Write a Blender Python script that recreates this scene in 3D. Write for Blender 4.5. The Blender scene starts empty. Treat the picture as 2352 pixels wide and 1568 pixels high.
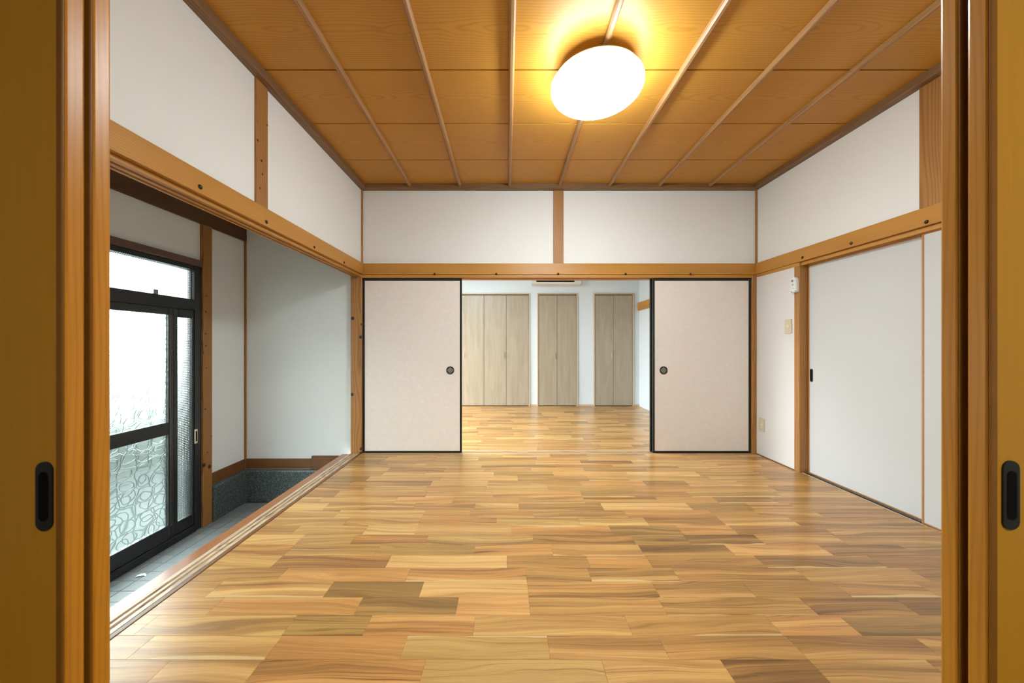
import bpy, bmesh, math, random
from mathutils import Vector

# ------------------------------------------------------------------ camera, sky, exposure
C = bpy.context.scene.collection
SC = bpy.context.scene
F = 812.0            # focal length in pixels of the 2352 px wide photograph
VX, VY = 1165.0, 793.0
EYE = 1.074

cam = bpy.data.cameras.new('camera')
cam.sensor_fit = 'HORIZONTAL'
cam.sensor_width = 36.0
cam.lens = 36.0 * F / 2352.0
cam.shift_x = (1176.0 - VX) / 2352.0
cam.shift_y = (VY - 784.0) / 2352.0
cam.clip_start = 0.02
cam.dof.use_dof = True
cam.dof.focus_distance = 3.2
cam.dof.aperture_fstop = 4.5
camo = bpy.data.objects.new('camera', cam)
camo.location = (0, 0, EYE)
camo.rotation_euler = (math.pi / 2, 0, 0)
C.objects.link(camo)
SC.camera = camo

SKY = 8.2
LAMP = 36.0
w = bpy.data.worlds.new('sky')
SC.world = w
w.use_nodes = True
w.node_tree.nodes['Background'].inputs[0].default_value = (0.93, 0.98, 1.0, 1)
w.node_tree.nodes['Background'].inputs[1].default_value = SKY

SC.view_settings.view_transform = 'Standard'
SC.view_settings.look = 'None'
SC.view_settings.gamma = 1
SC.view_settings.use_curve_mapping = False
SC.view_settings.exposure = 0.92


def area(name, loc, rot, sx, sy, power, col=(1, 1, 1), portal=False):
    l = bpy.data.lights.new(name, 'AREA')
    l.shape = 'RECTANGLE'
    l.size, l.size_y = sx, sy
    l.energy = power
    l.color = col
    if portal:
        l.cycles.is_portal = True
    o = bpy.data.objects.new(name, l)
    o.location = loc
    o.rotation_euler = rot
    C.objects.link(o)
    return o


H90 = math.pi / 2
# daylight openings (sampling portals for the sky) and unseen fill lights added in two rooms
area('daylight_portal', (-2.80, 2.1, 0.65), (0, -H90, 0), 2.6, 2.2, 1, portal=True)
area('daylight_portal', (-2.80, 5.0, 1.05), (0, -H90, 0), 2.1, 2.4, 1, portal=True)
area('rear_room_fill', (1.0, -1.0, 2.38), (0, 0, 0), 0.6, 0.6, 24, (1.0, 0.95, 0.84))  # added light behind the viewpoint, dimly fills the near door faces
area('inner_room_fill', (-0.72, 4.2, 2.45), (0, 0, 0), 0.4, 0.4, 34, (0.80, 0.94, 1.0))  # added light, kept out of view, brightens the inner room


# ------------------------------------------------------------------ node helpers
class NT:
    def __init__(self, name):
        self.m = bpy.data.materials.new(name)
        self.m.use_nodes = True
        self.t = self.m.node_tree
        self.bs = self.t.nodes['Principled BSDF']
        self.out = self.t.nodes['Material Output']

    def n(self, typ, **kw):
        x = self.t.nodes.new(typ)
        for k, v in kw.items():
            setattr(x, k, v)
        return x

    def put(self, sock, v):
        if isinstance(v, bpy.types.NodeSocket):
            self.t.links.new(v, sock)
        elif isinstance(v, (tuple, list)) and len(v) == 3 and sock.type == 'RGBA':
            sock.default_value = (*v, 1)
        else:
            sock.default_value = v

    def mth(self, op, a, b=None, c=None, clamp=False):
        x = self.n('ShaderNodeMath', operation=op, use_clamp=clamp)
        for i, v in enumerate((a, b, c)):
            if v is not None:
                self.put(x.inputs[i], v)
        return x.outputs[0]

    def vec(self, x, y, z):
        c = self.n('ShaderNodeCombineXYZ')
        for i, v in enumerate((x, y, z)):
            self.put(c.inputs[i], v)
        return c.outputs[0]

    def sep(self, v):
        s = self.n('ShaderNodeSeparateXYZ')
        self.put(s.inputs[0], v)
        return s.outputs

    def noise(self, v, scale=1.0, detail=2.0, rough=0.5, dist=0.0):
        x = self.n('ShaderNodeTexNoise')
        self.put(x.inputs['Vector'], v)
        x.inputs['Scale'].default_value = scale
        x.inputs['Detail'].default_value = detail
        x.inputs['Roughness'].default_value = rough
        x.inputs['Distortion'].default_value = dist
        return x.outputs[0]

    def voro(self, v, scale, feature='F1', rnd=1.0):
        x = self.n('ShaderNodeTexVoronoi', feature=feature)
        self.put(x.inputs['Vector'], v)
        x.inputs['Scale'].default_value = scale
        x.inputs['Randomness'].default_value = rnd
        return x.outputs

    def mix(self, f, a, b):
        x = self.n('ShaderNodeMix', data_type='RGBA', clamp_factor=True)
        self.put(x.inputs[0], f)
        self.put(x.inputs[6], a)
        self.put(x.inputs[7], b)
        return x.outputs[2]

    def ramp(self, f, lo, hi):
        x = self.n('ShaderNodeMapRange', interpolation_type='SMOOTHSTEP')
        self.put(x.inputs[0], f)
        x.inputs[1].default_value = lo
        x.inputs[2].default_value = hi
        return x.outputs[0]

    def bump(self, h, strength, dist=0.002):
        x = self.n('ShaderNodeBump')
        x.inputs['Strength'].default_value = strength
        x.inputs['Distance'].default_value = dist
        self.put(x.inputs['Height'], h)
        self.t.links.new(x.outputs[0], self.bs.inputs['Normal'])
        return x.outputs[0]

    def base(self, col, rough=0.5, metal=0.0, spec=0.5, coat=0.0):
        self.put(self.bs.inputs['Base Color'], col)
        self.put(self.bs.inputs['Roughness'], rough)
        self.put(self.bs.inputs['Metallic'], metal)
        self.put(self.bs.inputs['Specular IOR Level'], spec)
        if coat:
            self.bs.inputs['Coat Weight'].default_value = coat
            self.bs.inputs['Coat Roughness'].default_value = 0.15

    def obj(self):
        return self.n('ShaderNodeTexCoord').outputs['Object']

    def pos(self):
        return self.n('ShaderNodeNewGeometry').outputs['Position']

    def rnd(self):
        return self.n('ShaderNodeObjectInfo').outputs['Random']


def plain(name, col, rough=0.5, metal=0.0, spec=0.5, grain=0.0, scale=60.0):
    m = NT(name)
    if grain:
        f = m.noise(m.pos(), scale, 3)
        m.base(m.mix(f, tuple(c * (1 - grain) for c in col), tuple(min(1, c * (1 + grain)) for c in col)), rough, metal, spec)
    else:
        m.base(col, rough, metal, spec)
    return m.m


def plaster(name, col):
    m = NT(name)
    p = m.pos()
    big = m.noise(p, 1.6, 2)
    m.base(m.mix(big, tuple(c * 0.975 for c in col), tuple(min(1, c * 1.02) for c in col)), 0.85, 0, 0.25)
    m.bump(m.noise(p, 160, 3), 0.25, 0.002)
    return m.m


def wood(name, light, dark, axis='X', spacing=0.012, pith=(0.03, 0.09), wob=0.05, ring=0.55, fine=0.35,
         rough=0.45, spec=0.4, knots=False, wobq=None, sharp=2.5, ufreq=0.9, blot=0.8):
    m = NT(name)
    x, y, z = m.sep(m.obj())
    u, v, q = {'X': (x, y, z), 'Y': (y, x, z), 'Z': (z, x, y)}[axis]
    r0 = m.rnd()
    u2 = m.mth('MULTIPLY_ADD', r0, 17.3, u)
    n1 = m.noise(m.vec(m.mth('MULTIPLY', u2, ufreq), m.mth('MULTIPLY', v, 2.5), m.mth('MULTIPLY', q, 2.5)), 1.0, 2)
    n2 = m.noise(m.vec(m.mth('MULTIPLY', u2, ufreq * 0.8), m.mth('MULTIPLY_ADD', v, 2.5, 9.1), m.mth('MULTIPLY_ADD', q, 2.5, 4.7)), 1.0, 2)
    dv = m.mth('ADD', m.mth('SUBTRACT', v, pith[0]), m.mth('MULTIPLY', m.mth('SUBTRACT', n1, 0.5), wob))
    dq = m.mth('ADD', m.mth('SUBTRACT', q, pith[1]), m.mth('MULTIPLY', m.mth('SUBTRACT', n2, 0.5), wobq or wob * 2.2))
    rr = m.mth('SQRT', m.mth('ADD', m.mth('MULTIPLY', dv, dv), m.mth('MULTIPLY', dq, dq)))
    s = m.mth('SINE', m.mth('MULTIPLY', rr, 2 * math.pi / spacing))
    t = m.mth('POWER', m.mth('MULTIPLY_ADD', s, 0.5, 0.5), sharp)
    fib = m.noise(m.vec(m.mth('MULTIPLY', u2, 5.0), m.mth('MULTIPLY', v, 260.0), m.mth('MULTIPLY', q, 260.0)), 1.0, 3)
    blo = m.noise(m.vec(m.mth('MULTIPLY', u2, 1.3), m.mth('MULTIPLY', v, 9.0), m.mth('MULTIPLY', q, 9.0)), 1.0, 2)
    f = m.mth('ADD', m.mth('MULTIPLY', t, ring),
              m.mth('ADD', m.mth('MULTIPLY', m.mth('SUBTRACT', fib, 0.5), fine * 2),
                    m.mth('MULTIPLY', m.mth('SUBTRACT', blo, 0.42), blot)), clamp=True)
    col = m.mix(f, light, dark)
    if knots:
        d = m.voro(m.vec(m.mth('MULTIPLY', u2, 8.0), m.mth('MULTIPLY', v, 9.0), m.mth('MULTIPLY', q, 9.0)), 1.0)[0]
        k = m.mth('SUBTRACT', 1.0, m.ramp(d, 0.11, 0.17))
        col = m.mix(k, col, (0.03, 0.014, 0.006))
    m.base(col, rough, 0, spec)
    m.bump(fib, 0.12, 0.001)
    return m.m


# ------------------------------------------------------------------ mesh helpers
def link(name, me, mat=None, parent=None, loc=(0, 0, 0)):
    o = bpy.data.objects.new(name, me)
    C.objects.link(o)
    if mat is not None and me is not None and not me.materials:
        me.materials.append(mat)
    loc = Vector(loc)
    if parent is not None:
        o.parent = parent
        p = parent
        while p is not None:
            loc = loc - Vector(p.location)
            p = p.parent
    o.location = loc
    return o


def finish(name, bm, mat, parent=None, loc=(0, 0, 0), smooth=False):
    me = bpy.data.meshes.new(name)
    bmesh.ops.recalc_face_normals(bm, faces=bm.faces[:])
    bm.to_mesh(me)
    bm.free()
    if smooth:
        for p in me.polygons:
            p.use_smooth = True
    return link(name, me, mat, parent, loc)


def bbox(bm, x0, x1, y0, y1, z0, z1):
    vs = [bm.verts.new((x, y, z)) for x in (x0, x1) for y in (y0, y1) for z in (z0, z1)]
    for f in ((0, 1, 3, 2), (4, 6, 7, 5), (0, 4, 5, 1), (2, 3, 7, 6), (0, 2, 6, 4), (1, 5, 7, 3)):
        bm.faces.new([vs[i] for i in f])


def box(name, x0, x1, y0, y1, z0, z1, mat, parent=None, bev=0.0, seg=1):
    c = Vector(((x0 + x1) / 2, (y0 + y1) / 2, (z0 + z1) / 2))
    bm = bmesh.new()
    a, b, d = abs(x1 - x0) / 2, abs(y1 - y0) / 2, abs(z1 - z0) / 2
    bbox(bm, -a, a, -b, b, -d, d)
    if bev:
        bmesh.ops.bevel(bm, geom=bm.edges[:], offset=min(bev, a * .9, b * .9, d * .9), segments=seg, affect='EDGES', profile=0.5)
    return finish(name, bm, mat, parent, c)


def boxes(name, lst, mat, parent=None):
    bm = bmesh.new()
    for b in lst:
        bbox(bm, *b)
    return finish(name, bm, mat, parent)


def prism(name, pts, axis, a0, a1, mat, parent=None, smooth=False):
    """cross-section pts extruded along axis; axis X: pts=(y,z); Y: pts=(x,z); Z: pts=(x,y)"""
    cu = sum(p[0] for p in pts) / len(pts)
    cv = sum(p[1] for p in pts) / len(pts)
    ca, h = (a0 + a1) / 2, (a1 - a0) / 2
    put = {'X': lambda u, v, a: (a, u, v), 'Y': lambda u, v, a: (u, a, v), 'Z': lambda u, v, a: (u, v, a)}[axis]
    bm = bmesh.new()
    A = [bm.verts.new(put(p[0] - cu, p[1] - cv, -h)) for p in pts]
    B = [bm.verts.new(put(p[0] - cu, p[1] - cv, h)) for p in pts]
    n = len(pts)
    bm.faces.new(A)
    bm.faces.new(B[::-1])
    for i in range(n):
        bm.faces.new((A[i], A[(i + 1) % n], B[(i + 1) % n], B[i]))
    return finish(name, bm, mat, parent, put(cu, cv, ca), smooth)


def lathe(name, prof, mat, parent=None, loc=(0, 0, 0), seg=64, axis='Z', smooth=True):
    bm = bmesh.new()
    rings = []
    mp = {'Z': lambda x, y, h: (x, y, h), 'Y': lambda x, y, h: (x, h, y), 'X': lambda x, y, h: (h, x, y)}[axis]
    for r, h in prof:
        if r < 1e-6:
            rings.append([bm.verts.new(mp(0, 0, h))])
        else:
            rings.append([bm.verts.new(mp(r * math.cos(2 * math.pi * i / seg), r * math.sin(2 * math.pi * i / seg), h)) for i in range(seg)])
    for a, b in zip(rings, rings[1:]):
        for i in range(seg):
            j = (i + 1) % seg
            if len(a) == 1 and len(b) == 1:
                continue
            if len(a) == 1:
                bm.faces.new((a[0], b[j], b[i]))
            elif len(b) == 1:
                bm.faces.new((a[i], a[j], b[0]))
            else:
                bm.faces.new((a[i], a[j], b[j], b[i]))
    return finish(name, bm, mat, parent, loc, smooth)


def pill(w_, h_, n=10):
    """outline of an upright pill, centred on the origin"""
    r = w_ / 2
    s = h_ / 2 - r
    pts = [(r * math.cos(math.pi * i / n), s + r * math.sin(math.pi * i / n)) for i in range(n + 1)]
    pts += [(-r * math.cos(math.pi * i / n), -s - r * math.sin(math.pi * i / n)) for i in range(n + 1)]
    return pts


def tag(o, label, cat, group=None, kind=None):
    o['label'] = label
    o['category'] = cat
    if group:
        o['group'] = group
    if kind:
        o['kind'] = kind
    return o


def empty(name, loc, label, cat, group=None, kind=None):
    o = bpy.data.objects.new(name, None)
    o.empty_display_size = 0.05
    o.location = loc
    C.objects.link(o)
    return tag(o, label, cat, group, kind)


def st(o, label, cat):
    return tag(o, label, cat, kind='structure')


# ------------------------------------------------------------------ materials
M_wall = plaster('white_plaster', (0.835, 0.845, 0.83))
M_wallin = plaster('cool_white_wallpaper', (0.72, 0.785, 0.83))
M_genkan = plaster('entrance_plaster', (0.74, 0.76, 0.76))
CL, CD = (0.47, 0.215, 0.052), (0.29, 0.115, 0.024)
M_ceil = wood('cedar_ceiling_board', (0.52, 0.248, 0.034), (0.37, 0.145, 0.013), 'X', 0.0135, (-0.02, 0.035), 0.022, 0.5, 0.10, 0.45, 0.35, wobq=0.125, sharp=4, ufreq=2.7, blot=0.25)
HL, HD = (0.54, 0.258, 0.050), (0.33, 0.134, 0.020)
M_hx = wood('hinoki_x', HL, HD, 'X', 0.009, (0.05, 0.16), 0.05, 0.4, 0.3, 0.42)
M_hy = wood('hinoki_y', HL, HD, 'Y', 0.009, (0.06, 0.14), 0.05, 0.4, 0.3, 0.42)
PL, PD = (0.44, 0.208, 0.060), (0.22, 0.088, 0.022)
M_post = wood('post_wood', PL, PD, 'Z', 0.011, (0.07, 0.05), 0.04, 0.45, 0.3, 0.5)
M_knotty = wood('knotty_post_wood', PL, PD, 'Z', 0.011, (0.05, 0.05), 0.05, 0.5, 0.3, 0.5, knots=True)
M_oldpost = wood('entrance_post_wood', (0.36, 0.165, 0.045), (0.15, 0.058, 0.016), 'Z', 0.011, (0.06, 0.05), 0.05, 0.5, 0.3, 0.5, knots=True)
M_bat = wood('batten_wood', (0.40, 0.215, 0.085), (0.19, 0.092, 0.034), 'Y', 0.006, (0.03, 0.05), 0.03, 0.5, 0.4, 0.45)
M_mold_x = wood('cornice_wood_x', (0.24, 0.130, 0.058), (0.115, 0.056, 0.024), 'X', 0.007, (0.03, 0.07), 0.04, 0.5, 0.4, 0.5)
M_mold_y = wood('cornice_wood_y', (0.24, 0.130, 0.058), (0.115, 0.056, 0.024), 'Y', 0.007, (0.03, 0.07), 0.04, 0.5, 0.4, 0.5)
M_beam = wood('dark_beam_wood', (0.12, 0.055, 0.022), (0.045, 0.019, 0.008), 'Y', 0.012, (0.05, 0.1), 0.05, 0.5, 0.3, 0.6)
M_header = plain('plum_brown_wood', (0.13, 0.065, 0.052), 0.5, grain=0.15)
M_basew = wood('dark_base_wood', (0.19, 0.080, 0.024), (0.08, 0.031, 0.010), 'Y', 0.010, (0.03, 0.08), 0.05, 0.5, 0.3, 0.45)
M_basewx = wood('dark_base_wood_x', (0.19, 0.080, 0.024), (0.08, 0.031, 0.010), 'X', 0.010, (0.03, 0.08), 0.05, 0.5, 0.3, 0.45)
M_track = wood('pale_track_wood', (0.62, 0.47, 0.32), (0.30, 0.19, 0.11), 'Y', 0.014, (0.02, 0.06), 0.10, 0.7, 0.25, 0.35, 0.5, sharp=4, ufreq=1.6)
M_trackx = wood('pale_track_wood_x', (0.60, 0.42, 0.25), (0.34, 0.20, 0.10), 'X', 0.012, (0.02, 0.06), 0.06, 0.5, 0.25, 0.4)
M_kamachi = plain('glossy_brown_step', (0.33, 0.125, 0.042), 0.22, spec=0.6, grain=0.1, scale=30)
M_darkstrip = plain('dark_floor_edge', (0.20, 0.085, 0.025), 0.4, grain=0.2)
M_leaf = wood('honey_veneer', (0.46, 0.232, 0.018), (0.38, 0.178, 0.011), 'Z', 0.02, (0.2, 0.12), 0.08, 0.12, 0.28, 0.45, 0.2, blot=0.4)
M_stile = wood('orange_stile_wood', (0.53, 0.218, 0.015), (0.34, 0.122, 0.006), 'Z', 0.010, (0.03, 0.06), 0.05, 0.4, 0.35, 0.34, 0.3)
M_black = plain('black_lacquer', (0.008, 0.010, 0.009), 0.35, spec=0.5)
M_alu = plain('black_aluminium', (0.014, 0.017, 0.017), 0.38, spec=0.5, grain=0.2, scale=90)
M_alu2 = plain('grey_aluminium', (0.30, 0.29, 0.26), 0.4, 0.6)
M_white = plain('white_plastic', (0.78, 0.79, 0.79), 0.35)
M_offw = plain('offwhite_plastic', (0.70, 0.71, 0.67), 0.4)
M_ivory = plain('ivory_plastic', (0.62, 0.55, 0.40), 0.35)
M_ivory2 = plain('pale_ivory_plastic', (0.72, 0.68, 0.56), 0.3)
M_dark = plain('dark_gap', (0.003, 0.003, 0.003), 0.8, spec=0.1)
M_recess = plain('brown_gap', (0.035, 0.022, 0.012), 0.8)
M_bead = plain('dark_brown_bead', (0.21, 0.085, 0.010), 0.4, spec=0.2, grain=0.15, scale=30)
M_pull = plain('dark_iron_pull', (0.007, 0.010, 0.010), 0.45, 0.0, 0.35)
M_pullc = plain('grey_iron_pull', (0.20, 0.21, 0.185), 0.45, 0.3)
M_steel = plain('brushed_steel', (0.62, 0.60, 0.55), 0.3, 1.0)
M_nail = plain('dark_bronze', (0.05, 0.032, 0.018), 0.35, 0.7)
M_doorw = plain('white_door_paper', (0.575, 0.585, 0.585), 0.75, spec=0.2, grain=0.01, scale=8)
M_doorf = plain('amber_door_edge', (0.42, 0.18, 0.045), 0.4, grain=0.15, scale=40)
M_groove = plain('dark_track', (0.030, 0.032, 0.030), 0.4, 0.2)
M_slab = plain('bare_subfloor', (0.22, 0.11, 0.04), 0.9)
M_ext = plain('exterior_render', (0.55, 0.55, 0.53), 0.9)
M_grout = plain('tile_grout', (0.07, 0.075, 0.075), 0.9)
M_lcd = plain('green_grey_display', (0.22, 0.28, 0.25), 0.25)
M_mark = plain('grey_print', (0.20, 0.22, 0.23), 0.5)
M_paper = plain('white_scrap', (0.85, 0.85, 0.84), 0.7)


def m_closet():
    m = NT('pale_oak_laminate')
    x, y, z = m.sep(m.pos())
    a = m.noise(m.vec(m.mth('MULTIPLY', x, 17), 0.0, m.mth('MULTIPLY', z, 1.6)), 1.0, 3, 0.6, 0.5)
    b = m.noise(m.vec(m.mth('MULTIPLY', x, 240), 1.0, m.mth('MULTIPLY', z, 6)), 1.0, 2)
    f = m.mth('ADD', m.mth('MULTIPLY', m.mth('SUBTRACT', a, 0.22), 1.35), m.mth('MULTIPLY', b, 0.25), clamp=True)
    m.base(m.mix(f, (0.45, 0.388, 0.295), (0.31, 0.258, 0.188)), 0.35, 0, 0.45)
    return m.m


M_closet = m_closet()
M_casing = plain('pale_casing', (0.56, 0.44, 0.32), 0.4, grain=0.08)


def m_fusuma():
    m = NT('pink_mottled_paper')
    p = m.pos()
    x, y, z = m.sep(p)
    q = m.vec(x, 0.0, m.mth('MULTIPLY', z, 1.5))
    a = m.ramp(m.noise(q, 24, 4, 0.65, 0.6), 0.40, 0.60)
    b = m.ramp(m.noise(m.vec(m.mth('ADD', x, 7.0), 1.0, m.mth('MULTIPLY', z, 1.5)), 21, 4, 0.6, 0.6), 0.50, 0.70)
    c = m.mix(a, (0.83, 0.735, 0.675), (0.815, 0.765, 0.73))
    c = m.mix(m.mth('MULTIPLY', b, 0.75), c, (0.835, 0.815, 0.80))
    m.base(c, 0.7, 0, 0.3)
    return m.m


M_fus = m_fusuma()


def m_terrazzo():
    m = NT('dark_green_terrazzo')
    p = m.pos()
    v = m.voro(p, 260)
    k = m.ramp(m.noise(p, 330, 2, 0.6), 0.52, 0.60)
    k2 = m.ramp(m.noise(p, 170, 2, 0.6), 0.58, 0.62)
    c = m.mix(k, (0.022, 0.034, 0.034), (0.15, 0.19, 0.19))
    c = m.mix(k2, c, (0.26, 0.30, 0.30))
    m.base(c, 0.35, 0, 0.5)
    return m.m


M_terr = m_terrazzo()


def m_tile():
    m = NT('grey_entrance_tile')
    p = m.pos()
    a = m.noise(p, 9, 3)
    b = m.noise(p, 420, 2)
    r = m.rnd()
    f = m.mth('ADD', m.mth('MULTIPLY', a, 0.5), m.mth('ADD', m.mth('MULTIPLY', b, 0.25), m.mth('MULTIPLY', r, 0.2)))
    m.base(m.mix(f, (0.165, 0.182, 0.19), (0.255, 0.275, 0.28)), 0.42, 0, 0.5)
    return m.m


M_tile = m_tile()


def m_plank(attr):
    m = NT('acacia_plank_joined' if attr else 'acacia_plank')
    if attr:
        a = m.n('ShaderNodeVertexColor', layer_name='tone')
        col, rnd = a.outputs[0], a.outputs[1]
    else:
        oi = m.n('ShaderNodeObjectInfo')
        col, rnd = oi.outputs['Color'], oi.outputs['Random']
    s = m.n('ShaderNodeSeparateColor')
    m.put(s.inputs[0], col)
    tone, hue, sap = s.outputs
    uv = m.sep(m.n('ShaderNodeUVMap').outputs[0])[1]
    x, y, z = m.sep(m.pos())
    off = m.mth('MULTIPLY', rnd, 61.0)
    # figure: wandering long streaks, then fine pores
    warp = m.noise(m.vec(m.mth('MULTIPLY_ADD', x, 1.25, off), m.mth('MULTIPLY', y, 7), off), 1.0, 2, 0.4)
    yy = m.mth('MULTIPLY_ADD', m.mth('SUBTRACT', warp, 0.5), 0.16, y)
    n1 = m.noise(m.vec(m.mth('MULTIPLY_ADD', x, 0.55, off), m.mth('MULTIPLY', yy, 23), off), 1.0, 3, 0.55)
    n2 = m.noise(m.vec(m.mth('MULTIPLY_ADD', x, 1.3, off), m.mth('MULTIPLY', yy, 150), off), 1.0, 3, 0.6)
    n3 = m.noise(m.vec(m.mth('MULTIPLY_ADD', x, 12.0, off), m.mth('MULTIPLY', y, 700), off), 1.0, 2)
    dk = m.mth('POWER', m.ramp(n2, 0.56, 0.74), 1.3)
    t = m.mth('ADD', tone, m.mth('MULTIPLY', m.mth('SUBTRACT', n1, 0.49), m.mth('MULTIPLY_ADD', m.mth('FRACT', m.mth('MULTIPLY', rnd, 7.31)), -1.3, -0.5)))
    t = m.mth('SUBTRACT', t, m.mth('MULTIPLY', dk, m.mth('MULTIPLY', m.mth('FRACT', m.mth('MULTIPLY', rnd, 3.77)), 0.55)))
    t = m.mth('ADD', t, m.mth('MULTIPLY', m.mth('SUBTRACT', n2, 0.5), -0.50))
    t = m.mth('ADD', t, m.mth('MULTIPLY', m.mth('SUBTRACT', n3, 0.5), -0.34))
    cr = m.n('ShaderNodeValToRGB')
    e = cr.color_ramp.elements
    e[0].position, e[0].color = 0.0, (0.160, 0.082, 0.028, 1)
    e[1].position, e[1].color = 1.0, (0.76, 0.50, 0.20, 1)
    k = cr.color_ramp.elements.new(0.5)
    k.color = (0.495, 0.262, 0.082, 1)
    k = cr.color_ramp.elements.new(0.26)
    k.color = (0.305, 0.155, 0.050, 1)
    k = cr.color_ramp.elements.new(0.78)
    k.color = (0.67, 0.405, 0.152, 1)
    m.put(cr.inputs[0], t)
    c = cr.outputs[0]
    hm = m.n('ShaderNodeMix', data_type='RGBA', blend_type='MULTIPLY')
    hm.inputs[0].default_value = 1.0
    m.put(hm.inputs[6], c)
    m.put(hm.inputs[7], m.mix(hue, (0.95, 1.02, 0.95), (1.10, 0.965, 0.88)))
    c = hm.outputs[2]
    # pale sapwood along one edge: sap 0.3..0.6 near edge, 0.7..1 far edge
    wv = m.noise(m.vec(m.mth('MULTIPLY_ADD', x, 3.2, off), off, 0.0), 1.0, 2)
    wd = m.mth('MULTIPLY', m.mth('SUBTRACT', wv, 0.36), 0.55)
    near = m.mth('MULTIPLY', m.mth('GREATER_THAN', sap, 0.25), m.mth('LESS_THAN', sap, 0.65))
    far = m.mth('GREATER_THAN', sap, 0.65)
    mk1 = m.mth('MULTIPLY', near, m.ramp(m.mth('SUBTRACT', wd, uv), -0.02, 0.03))
    mk2 = m.mth('MULTIPLY', far, m.ramp(m.mth('SUBTRACT', wd, m.mth('SUBTRACT', 1.0, uv)), -0.02, 0.03))
    c = m.mix(m.mth('ADD', mk1, mk2, clamp=True), c, (0.64, 0.45, 0.215))
    m.base(c, m.mth('MULTIPLY_ADD', n2, 0.10, 0.28), 0, 0.32)
    m.bs.inputs['Coat Weight'].default_value = 0.32
    m.bs.inputs['Coat Roughness'].default_value = 0.2
    m.bump(m.mth('ADD', n3, n2), 0.05, 0.001)
    return m.m


M_plank = m_plank(False)
M_plankj = m_plank(True)


def m_glass(kind):
    m = NT('pebbled_glass' if kind == 'pebble' else 'grid_glass')
    t = m.t
    x, y, z = m.sep(m.pos())
    if kind == 'pebble':
        wy = m.noise(m.vec(0.0, m.mth('MULTIPLY', y, 9), m.mth('MULTIPLY', z, 9)), 1.0, 2)
        wz = m.noise(m.vec(5.0, m.mth('MULTIPLY', y, 9), m.mth('MULTIPLY', z, 9)), 1.0, 2)
        v = m.vec(0.0, m.mth('MULTIPLY_ADD', wy, 0.09, y), m.mth('MULTIPLY_ADD', wz, 0.05, m.mth('MULTIPLY', z, 1.0)))
        e = None
        for ox, r0 in ((0.0, 0.42), (4.37, 0.46)):
            pv = m.vec(ox, m.mth('MULTIPLY_ADD', wy, 0.06, y), m.mth('MULTIPLY_ADD', wz, 0.06, m.mth('MULTIPLY', z, 1.2)))
            d1 = m.voro(pv, 9.0, 'F1', 0.6)[0]
            ring = m.mth('SUBTRACT', 1.0, m.ramp(m.mth('ABSOLUTE', m.mth('SUBTRACT', d1, r0)), 0.0, 0.05))
            ed = m.mth('SUBTRACT', 1.0, m.ramp(m.voro(pv, 9.0, 'DISTANCE_TO_EDGE', 0.6)[0], 0.0, 0.05))
            ring = m.mth('MAXIMUM', ring, ed) if e is None else ring
            e = ring if e is None else m.mth('MAXIMUM', e, ring)
        h = m.mth('ADD', e, m.mth('MULTIPLY', m.noise(m.vec(0.0, y, z), 260, 2), 0.2))
        tint = m.mix(m.mth('MULTIPLY', e, 0.75), (0.93, 0.97, 0.955), (0.60, 0.71, 0.69))
        strength, ior, rough, thru = 0.40, 1.35, 0.38, 0.30
    else:
        sy = m.mth('ABSOLUTE', m.mth('SINE', m.mth('MULTIPLY', y, math.pi / 0.014)))
        sz = m.mth('ABSOLUTE', m.mth('SINE', m.mth('MULTIPLY', z, math.pi / 0.014)))
        h = m.mth('MULTIPLY', sy, sz)
        e = m.mth('SUBTRACT', 1.0, m.ramp(m.mth('MINIMUM', sy, sz), 0.10, 0.45))
        tint = m.mix(m.mth('MULTIPLY', e, 0.8), (0.92, 0.96, 0.95), (0.07, 0.085, 0.08))
        strength, ior, rough, thru = 0.9, 1.3, 0.3, 0.4
    b = m.bump(h, strength, 0.004)
    rf = m.n('ShaderNodeBsdfRefraction')
    rf.inputs['IOR'].default_value = ior
    rf.inputs['Roughness'].default_value = rough
    m.put(rf.inputs['Color'], tint)
    t.links.new(b, rf.inputs['Normal'])
    tp = m.n('ShaderNodeBsdfTransparent')
    m.put(tp.inputs[0], tint)
    gl = m.n('ShaderNodeBsdfGlossy')
    gl.inputs['Roughness'].default_value = 0.15
    t.links.new(b, gl.inputs['Normal'])
    x1 = m.n('ShaderNodeMixShader')
    x1.inputs[0].default_value = thru
    t.links.new(rf.outputs[0], x1.inputs[1])
    t.links.new(tp.outputs[0], x1.inputs[2])
    x2 = m.n('ShaderNodeMixShader')
    x2.inputs[0].default_value = 0.04
    t.links.new(x1.outputs[0], x2.inputs[1])
    t.links.new(gl.outputs[0], x2.inputs[2])
    t.links.new(x2.outputs[0], m.out.inputs[0])
    return m.m


M_gpeb = m_glass('pebble')
M_ggrid = m_glass('grid')


def m_lamp():
    m = NT('lit_acrylic_shade')
    m.base((0.9, 0.9, 0.9), 0.4)
    m.bs.inputs['Emission Color'].default_value = (0.875, 0.985, 1.02, 1)
    m.bs.inputs['Emission Strength'].default_value = LAMP
    return m.m


M_lamp = m_lamp()

# ------------------------------------------------------------------ room dimensions (metres)
XL, XR = -1.452, 2.487          # side walls of the room
XW = 2.472                      # face of the wall strip with the switch
YB, YN = 3.53, 0.72             # back wall, near wall
ZC = 2.665                      # ceiling board face
ZNB, ZNT = 1.778, 1.887         # picture-rail beam (bottom, top)
ZK = 1.748                      # lintel underside
XG, YG, ZG = -2.63, 3.55, -0.482  # entrance: door wall, end wall, tile floor
YF, XF = 6.27, 2.34             # inner room: far wall, right wall

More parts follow.
